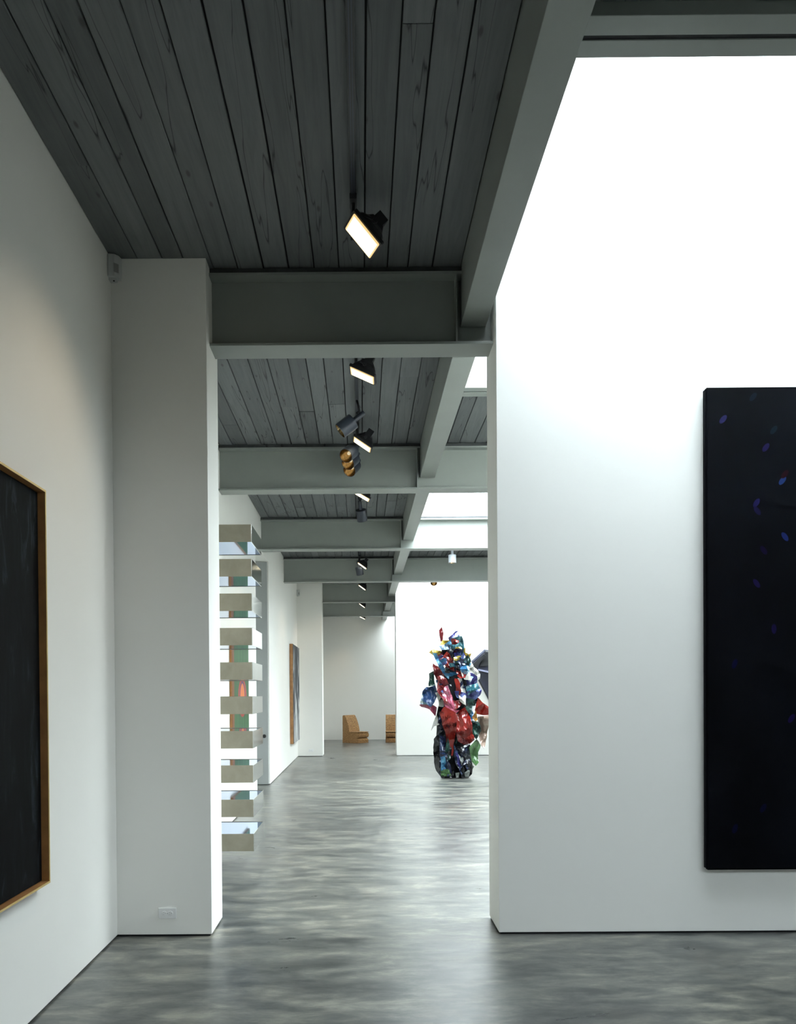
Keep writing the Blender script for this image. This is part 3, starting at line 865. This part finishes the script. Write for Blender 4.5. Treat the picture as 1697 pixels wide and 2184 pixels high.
# ------------------------------------------------------------------ crumpled sculpture
SC = Vector((1.745, 14.75, 0.0)); S_PX = 115.0
sc = empty('metal_sculpture', SC)
tag(sc, 'tall sculpture of crumpled multicoloured painted sheet metal on the floor', 'sculpture')
def cr(p):      # tracing grid -> metres in the sculpture's own upright plane
    return ((p[0] / 5.6 + 860 - 968) / S_PX, (1659 - (1310 + p[1] / 5.6)) / S_PX)
sheet_i = 0
def sheet(mat, pts, y, amp=0.055, bulge=0.35, flip=False, freq=6.5, lbl=None):
    """a folded sheet: outline filled, cut fine, creased along sharp ridges and bent round the core"""
    global sheet_i
    sheet_i += 1
    P = [cr(p) for p in pts]
    if flip: P = [(-x * 0.62, z * 0.97) for x, z in P]
    # resample the outline so edges can crumple
    Q = []
    for i in range(len(P)):
        a, b = Vector(P[i]), Vector(P[(i + 1) % len(P)])
        n = max(1, int((b - a).length / 0.045))
        for k in range(n): Q.append(a.lerp(b, k / n))
    bm = bmesh.new()
    f = bm.faces.new([bm.verts.new((q.x, 0, q.y)) for q in Q])
    bmesh.ops.triangulate(bm, faces=[f])
    for it in range(4):
        long = [e for e in bm.edges if e.calc_length() > 0.06]
        if not long: break
        bmesh.ops.subdivide_edges(bm, edges=long, cuts=1, use_grid_fill=False)
        bmesh.ops.triangulate(bm, faces=bm.faces[:])
    rr = random.Random(sheet_i * 17 + 3)
    cxm = sum(v.co.x for v in bm.verts) / len(bm.verts); czm = sum(v.co.z for v in bm.verts) / len(bm.verts)
    ext = max(max(abs(v.co.x - cxm), abs(v.co.z - czm)) for v in bm.verts)
    folds = []
    waves = []
    for _ in range(3):
        an = rr.uniform(0, math.pi); waves.append((math.cos(an), math.sin(an), rr.uniform(0.11, 0.30), rr.uniform(0, 1), rr.uniform(0.25, 0.55)))
    for _ in range(5):
        an = rr.uniform(0, math.pi)
        folds.append((math.cos(an), math.sin(an), rr.uniform(-0.75, 0.75) * ext, rr.choice((-1, 1)) * rr.uniform(0.16, 0.44)))
    s = -1 if not flip else 1
    mean = None
    for ps in (0, 1):
      acc = 0.0
      for v in bm.verts:
        x, z = v.co.x, v.co.z
        u0_, w0_ = x - cxm + 0.03 * noise.noise((x * 6, z * 6, sheet_i)), z - czm + 0.03 * noise.noise((x * 6, z * 6, sheet_i + 31.0))
        d = sum(sl * abs(u0_ * ca + w0_ * sa - of) for ca, sa, of, sl in folds)     # sharp creases
        for ca, sa, per, ph, sl in waves:
            q = (u0_ * ca + w0_ * sa) / per + ph + 0.35 * noise.noise((x * 4, z * 4, sheet_i + 50.0))
            d += sl * per * 0.5 * (abs((q % 1.0) * 2 - 1) - 0.5)
        d += 0.012 * noise.noise((x * 16 + sheet_i, z * 16, 2.0))
        if ps == 0:
            acc += d / len(bm.verts); continue
        d = max(-0.16, min(0.16, (d - mean) * min(1.0, amp / 0.055)))
        yy = y + bulge * (x - 0.0) ** 2 * 1.2
        v.co = Vector((x + 0.018 * noise.noise((x * 9, z * 9, sheet_i + 5.0)), (s * -1) * yy + d if not flip else -(yy) + d, max(0.012, z + 0.018 * noise.noise((x * 9, z * 9, sheet_i + 9.0)))))
      mean = acc if ps == 0 else mean
    me = mesh_of('metal_sheet', bm)
    o = link('metal_sheet', me, mat, sc)
    if lbl: o['label'] = lbl
    md = o.modifiers.new('thickness', 'SOLIDIFY'); md.thickness = 0.007; md.offset = 0
    return o
S = [
 ('enamel_maroon', [(416, 195), (442, 160), (462, 240), (452, 335), (426, 340), (424, 260)], 0.02, .02),
 ('enamel_violet', [(518, 295), (600, 212), (637, 218), (650, 300), (600, 330), (530, 340)], -0.05, .05),
 ('enamel_teal', [(545, 300), (655, 285), (682, 370), (675, 490), (600, 490), (528, 400)], -0.16, .06),
 ('enamel_yellow', [(403, 382), (440, 325), (530, 335), (545, 372), (480, 385)], -0.10, .04),
 ('enamel_pale_blue', [(398, 400), (460, 380), (545, 372), (535, 435), (430, 445)], -0.14, .05),
 ('enamel_black', [(430, 430), (560, 380), (600, 480), (580, 600), (470, 560)], -0.02, .06),
 ('enamel_yellow', [(283, 468), (330, 433), (440, 460), (400, 500), (330, 502)], -0.12, .05),
 ('enamel_maroon', [(340, 480), (430, 455), (500, 470), (440, 560), (380, 560)], -0.06, .05),
 ('enamel_blue', [(308, 490), (352, 490), (400, 590), (440, 650), (490, 715), (590, 705), (685, 695), (660, 738), (500, 788), (450, 742), (380, 645)], -0.30, .05),
 ('enamel_red', [(415, 545), (492, 468), (545, 560), (565, 695), (470, 645)], -0.20, .07),
 ('enamel_maroon', [(328, 600), (380, 640), (450, 742), (485, 865), (390, 832), (328, 720)], -0.22, .06),
 ('enamel_violet', [(568, 485), (690, 470), (725, 545), (690, 600), (580, 545)], -0.16, .06),
 ('enamel_navy', [(555, 605), (640, 553), (755, 580), (745, 690), (600, 700)], -0.24, .07),
 ('enamel_yellow', [(705, 410), (720, 500), (792, 482), (772, 542), (715, 552), (680, 440)], -0.02, .04),
 ('enamel_white', [(745, 565), (790, 560), (800, 640), (850, 680), (885, 730), (882, 782), (842, 822), (820, 765), (735, 692)], -0.12, .05),
 ('enamel_violet', [(640, 705), (740, 695), (832, 760), (842, 835), (720, 875), (690, 800)], -0.30, .07),
 ('enamel_pale_blue', [(655, 700), (700, 700), (790, 770), (740, 830), (700, 790)], -0.36, .06),
 ('enamel_dark_green', [(282, 725), (330, 690), (360, 860), (280, 875)], -0.10, .05),
 ('enamel_mixed', [(170, 1085), (212, 925), (250, 880), (355, 868), (385, 960), (345, 1060), (300, 1120), (250, 1090)], -0.14, .08),
 ('enamel_pink', [(170, 1095), (255, 1060), (375, 1120), (352, 1232), (280, 1150), (190, 1118)], -0.12, .06),
 ('enamel_white', [(345, 950), (410, 930), (420, 1000), (380, 1050)], -0.26, .05),
 ('enamel_maroon', [(370, 835), (500, 795), (570, 790), (645, 1000), (645, 1085), (560, 1165), (430, 1045), (360, 930)], -0.24, .08),
 ('enamel_pink', [(440, 882), (490, 868), (540, 1040), (557, 1150), (622, 1158), (545, 1202), (450, 1112), (420, 1020)], -0.38, .05),
 ('enamel_red', [(558, 790), (602, 788), (632, 930), (612, 1002), (580, 940)], -0.38, .04),
 ('enamel_white', [(600, 780), (650, 788), (692, 940), (682, 1100), (618, 1050), (642, 930)], -0.34, .05),
 ('enamel_violet', [(685, 965), (842, 838), (892, 930), (872, 982), (800, 1045), (700, 1005)], -0.30, .08),
 ('enamel_teal', [(700, 880), (830, 840), (850, 900), (720, 980)], -0.36, .06),
 ('enamel_dark_green', [(678, 1000), (800, 1035), (812, 1080), (760, 1205), (690, 1155)], -0.26, .08),
 ('enamel_red', [(378, 1180), (430, 1105), (560, 1180), (572, 1350), (560, 1520), (545, 1692), (505, 1695), (475, 1540), (455, 1420), (400, 1290)], -0.42, .06),
 ('enamel_red', [(560, 1180), (680, 1108), (742, 1250), (742, 1340), (782, 1500), (730, 1545), (640, 1470), (568, 1385)], -0.40, .08),
 ('enamel_maroon', [(570, 1380), (730, 1545), (660, 1560), (600, 1520)], -0.34, .05),
 ('enamel_red', [(808, 1155), (850, 1008), (930, 1080), (1012, 1160), (1018, 1215), (920, 1215), (830, 1200)], -0.22, .06),
 ('enamel_orange', [(768, 1245), (812, 1158), (838, 1275), (812, 1295)], -0.30, .04),
 ('enamel_beige', [(848, 1235), (982, 1220), (988, 1420), (962, 1560), (940, 1622), (900, 1582), (880, 1450)], -0.10, .07),
 ('enamel_white', [(303, 1395), (340, 1290), (372, 1205), (390, 1330), (335, 1350)], -0.14, .05),
 ('enamel_dark_green', [(745, 1270), (850, 1300), (885, 1400), (820, 1505), (760, 1440)], -0.24, .07),
 ('enamel_black', [(330, 1500), (395, 1390), (490, 1440), (520, 1960), (400, 1950), (350, 1870), (323, 1600)], -0.20, .08),
 ('enamel_navy', [(385, 1400), (450, 1380), (480, 1850), (470, 1955), (385, 1900)], -0.30, .06),
 ('enamel_blue', [(395, 1640), (430, 1560), (462, 1850), (400, 1880)], -0.34, .05),
 ('enamel_navy', [(548, 1560), (600, 1640), (665, 1870), (630, 1915), (560, 1750)], -0.34, .05),
 ('enamel_violet', [(560, 1640), (590, 1660), (640, 1850), (610, 1860)], -0.38, .04),
 ('enamel_grey', [(600, 1685), (640, 1588), (655, 1740), (632, 1795)], -0.36, .04),
 ('enamel_black', [(480, 1660), (740, 1540), (765, 1900), (720, 1960), (500, 1960)], -0.24, .08),
 ('enamel_green', [(728, 1590), (830, 1500), (888, 1582), (842, 1680), (852, 1772), (808, 1812), (748, 1740)], -0.24, .07),
 ('enamel_green', [(393, 1862), (482, 1840), (512, 1920), (402, 1935)], -0.38, .04),
 ('enamel_grey', [(665, 1885), (740, 1830), (725, 1955), (680, 1955)], -0.36, .04),
 ('enamel_grey', [(560, 1890), (610, 1880), (605, 1955), (570, 1955)], -0.38, .03),
 ('enamel_grey', [(745, 1880), (770, 1790), (800, 1830), (775, 1875)], -0.16, .03),
 ('enamel_navy', [(650, 1600), (720, 1580), (745, 1800), (690, 1850)], -0.32, .06),
]
for mat_, pts_, y_, amp_ in S:
    sheet(mat_, pts_, y_, amp_)
# the side away from the door: further sheets wrapped round the back
rb = random.Random(3)
backmats = ['enamel_red', 'enamel_navy', 'enamel_teal', 'enamel_white', 'enamel_maroon', 'enamel_green', 'enamel_violet', 'enamel_yellow', 'enamel_black', 'enamel_blue']
for i in (2, 8, 9, 11, 14, 15, 18, 21, 25, 27, 28, 29, 33, 36, 42, 43):
    mat_, pts_, y_, amp_ = S[i]
    sheet(backmats[i % len(backmats)], pts_, y_, amp_, flip=True)
# smaller torn scraps wedged between the big sheets
rs = random.Random(21)
scr = ['enamel_navy', 'enamel_black', 'enamel_red', 'enamel_teal', 'enamel_maroon', 'enamel_blue', 'enamel_dark_green', 'enamel_white', 'enamel_violet', 'enamel_mixed', 'enamel_yellow', 'enamel_black', 'enamel_navy']
for i in range(64):
    cy_ = rs.uniform(330, 1900)
    half = 90 if cy_ < 480 else (190 if cy_ < 1400 else 150)
    cx_ = 575 + rs.uniform(-half, half)
    an0 = rs.uniform(0, 6.28); ra = rs.uniform(38, 85)
    el = rs.uniform(0.35, 0.8)
    low = cy_ > 1130
    if low: an0 = math.pi / 2 + rs.uniform(-.25, .25); el = rs.uniform(0.2, 0.4); ra *= 1.7
    pts_ = []
    for q in range(6):
        an = q * math.pi / 3 + rs.uniform(-.3, .3); r_ = ra * rs.uniform(0.6, 1.15)
        px_, py_ = r_ * math.cos(an), r_ * el * math.sin(an)
        pts_.append((cx_ + px_ * math.cos(an0) - py_ * math.sin(an0), min(1950, cy_ + px_ * math.sin(an0) + py_ * math.cos(an0))))
    col_ = ('enamel_navy', 'enamel_black', 'enamel_dark_green', 'enamel_black', 'enamel_navy', 'enamel_blue')[i % 6] if low else scr[i % len(scr)]
    sheet(col_, pts_, (0.14 if low and cy_ < 1560 else 0.0) + rs.uniform(-0.40, -0.22) + (0.12 if cy_ < 520 else 0), 0.06)
# inner mass added in matte black so gaps between sheets read as shade
bm = bmesh.new()
lathe(bm, [(0, 0.0), (0.24, 0.0), (0.25, 0.25), (0.25, 0.55), (0.27, 0.85), (0.31, 1.15), (0.30, 1.55), (0.23, 1.85), (0.15, 2.1), (0.06, 2.3), (0, 2.36)], 20)
bmesh.ops.subdivide_edges(bm, edges=bm.edges[:], cuts=1, use_grid_fill=True)
for v in bm.verts:
    if v.co.z > 0.01:
        n = noise.noise_vector(v.co * 5.0); v.co += n * 0.07; v.co.z = max(v.co.z, 0.0)
    v.co.x -= 0.02
link('core', mesh_of('core', bm), 'core_black', sc)

# ------------------------------------------------------------------ dark faceted relief on the far white wall
ang = empty('angular_relief', (3.2, YS - 0.003, 1.9))
tag(ang, 'dark navy angular relief with a lavender bar on the far white wall', 'wall art')
def prism(name, poly, y0, y1, mat, parent, inset=0.0):
    bm = bmesh.new()
    c = Vector((sum(p[0] for p in poly) / len(poly), sum(p[1] for p in poly) / len(poly)))
    fr = [bm.verts.new((p[0] + (c.x - p[0]) * inset, y0, p[1] + (c.y - p[1]) * inset)) for p in poly]
    bk = [bm.verts.new((p[0], y1, p[1])) for p in poly]
    n = len(poly)
    bm.faces.new(fr[::-1]); bm.faces.new(bk)
    for i in range(n): bm.faces.new((fr[i], fr[(i + 1) % n], bk[(i + 1) % n], bk[i]))
    return link(name, mesh_of(name, bm), mat, parent)
prism('panel', [(-0.51, 0.42), (-0.17, 0.72), (0.02, 0.70), (0.45, 0.45), (0.55, -0.25), (0.12, -0.80), (-0.04, -0.60), (-0.49, 0.26)], -0.10, 0, 'relief_navy', ang, 0.06)
prism('wing', [(-0.50, 0.34), (-0.20, 0.62), (-0.14, 0.56), (-0.46, 0.20)], -0.17, -0.08, 'relief_black', ang, 0.1)
prism('wing', [(-0.17, 0.70), (0.10, 0.66), (0.02, 0.28), (-0.36, 0.25)], -0.13, -0.08, 'relief_black', ang, 0.2)
prism('bar', [(-0.36, 0.20), (-0.34, 0.23), (0.30, 0.10), (0.29, 0.04)], -0.18, -0.09, 'relief_lavender', ang)

# ------------------------------------------------------------------ cardboard chairs
def make_chair():
    t = empty('lounge_chair')
    W = 0.47; n = 16
    def ridged(name, prof, step=0.006, w_=W):
        bm = bmesh.new()
        rings = []
        for i in range(n * 2 + 1):
            y = -w_ / 2 + w_ * i / (n * 2)
            k = step if i % 2 else 0.0
            c = Vector((sum(p[0] for p in prof) / len(prof), sum(p[1] for p in prof) / len(prof)))
            ring = []
            for p in prof:
                d = (Vector(p) - c); q = c + d * (1 - k / max(d.length, 0.05))
                ring.append(bm.verts.new((q.x, y, max(0, q.y))))
            rings.append(ring)
        m_ = len(prof)
        for a, b in zip(rings, rings[1:]):
            for i in range(m_): bm.faces.new((a[i], a[(i + 1) % m_], b[(i + 1) % m_], b[i]))
        bm.faces.new(rings[0][::-1]); bm.faces.new(rings[-1])
        return link(name, mesh_of(name, bm), 'corrugated_cardboard', t)
    ridged('base', [(0.0, 0), (0.66, 0), (0.665, 0.10), (0.60, 0.16), (0.0, 0.16)], 0.022, W * 1.02)
    roll = [(0.60, 0.162)] + [(0.615 + 0.075 * math.cos(math.radians(a)), 0.25 + 0.085 * math.sin(math.radians(a))) for a in range(-75, 91, 15)]
    ridged('seat', [(0.0, 0.162)] + roll + [(0.26, 0.325), (0.0, 0.325)], 0.018)
    back = [(0.0, 0.327), (0.30, 0.327), (0.285, 0.42), (0.255, 0.54), (0.21, 0.66), (0.155, 0.77), (0.105, 0.845), (0.07, 0.868), (0.02, 0.86), (0.0, 0.83)]
    ridged('backrest', back, 0.006, W * 1.0)
    # seat board, slightly proud of the sides
    boxes('seat_board', [(0.30, 0.68, -W / 2 - 0.008, W / 2 + 0.008, 0.337, 0.352)], 'corrugated_cardboard', t, bevel=0.004)
    return t
CH_Y = 24.9
c1 = make_chair(); c1.location = (-0.46, CH_Y + 0.32, 0); c1.rotation_euler = (0, 0, math.radians(-43))
tag(c1, 'brown cardboard lounge chair turned sideways by the back wall', 'chair', 'cardboard lounge chairs')
c2 = copy_tree(c1); c2.location = (0.99, CH_Y + 0.60, 0); c2.rotation_euler = (0, 0, math.radians(-92))
tag(c2, 'brown cardboard lounge chair facing the viewer, half hidden by the far right wall', 'chair', 'cardboard lounge chairs')
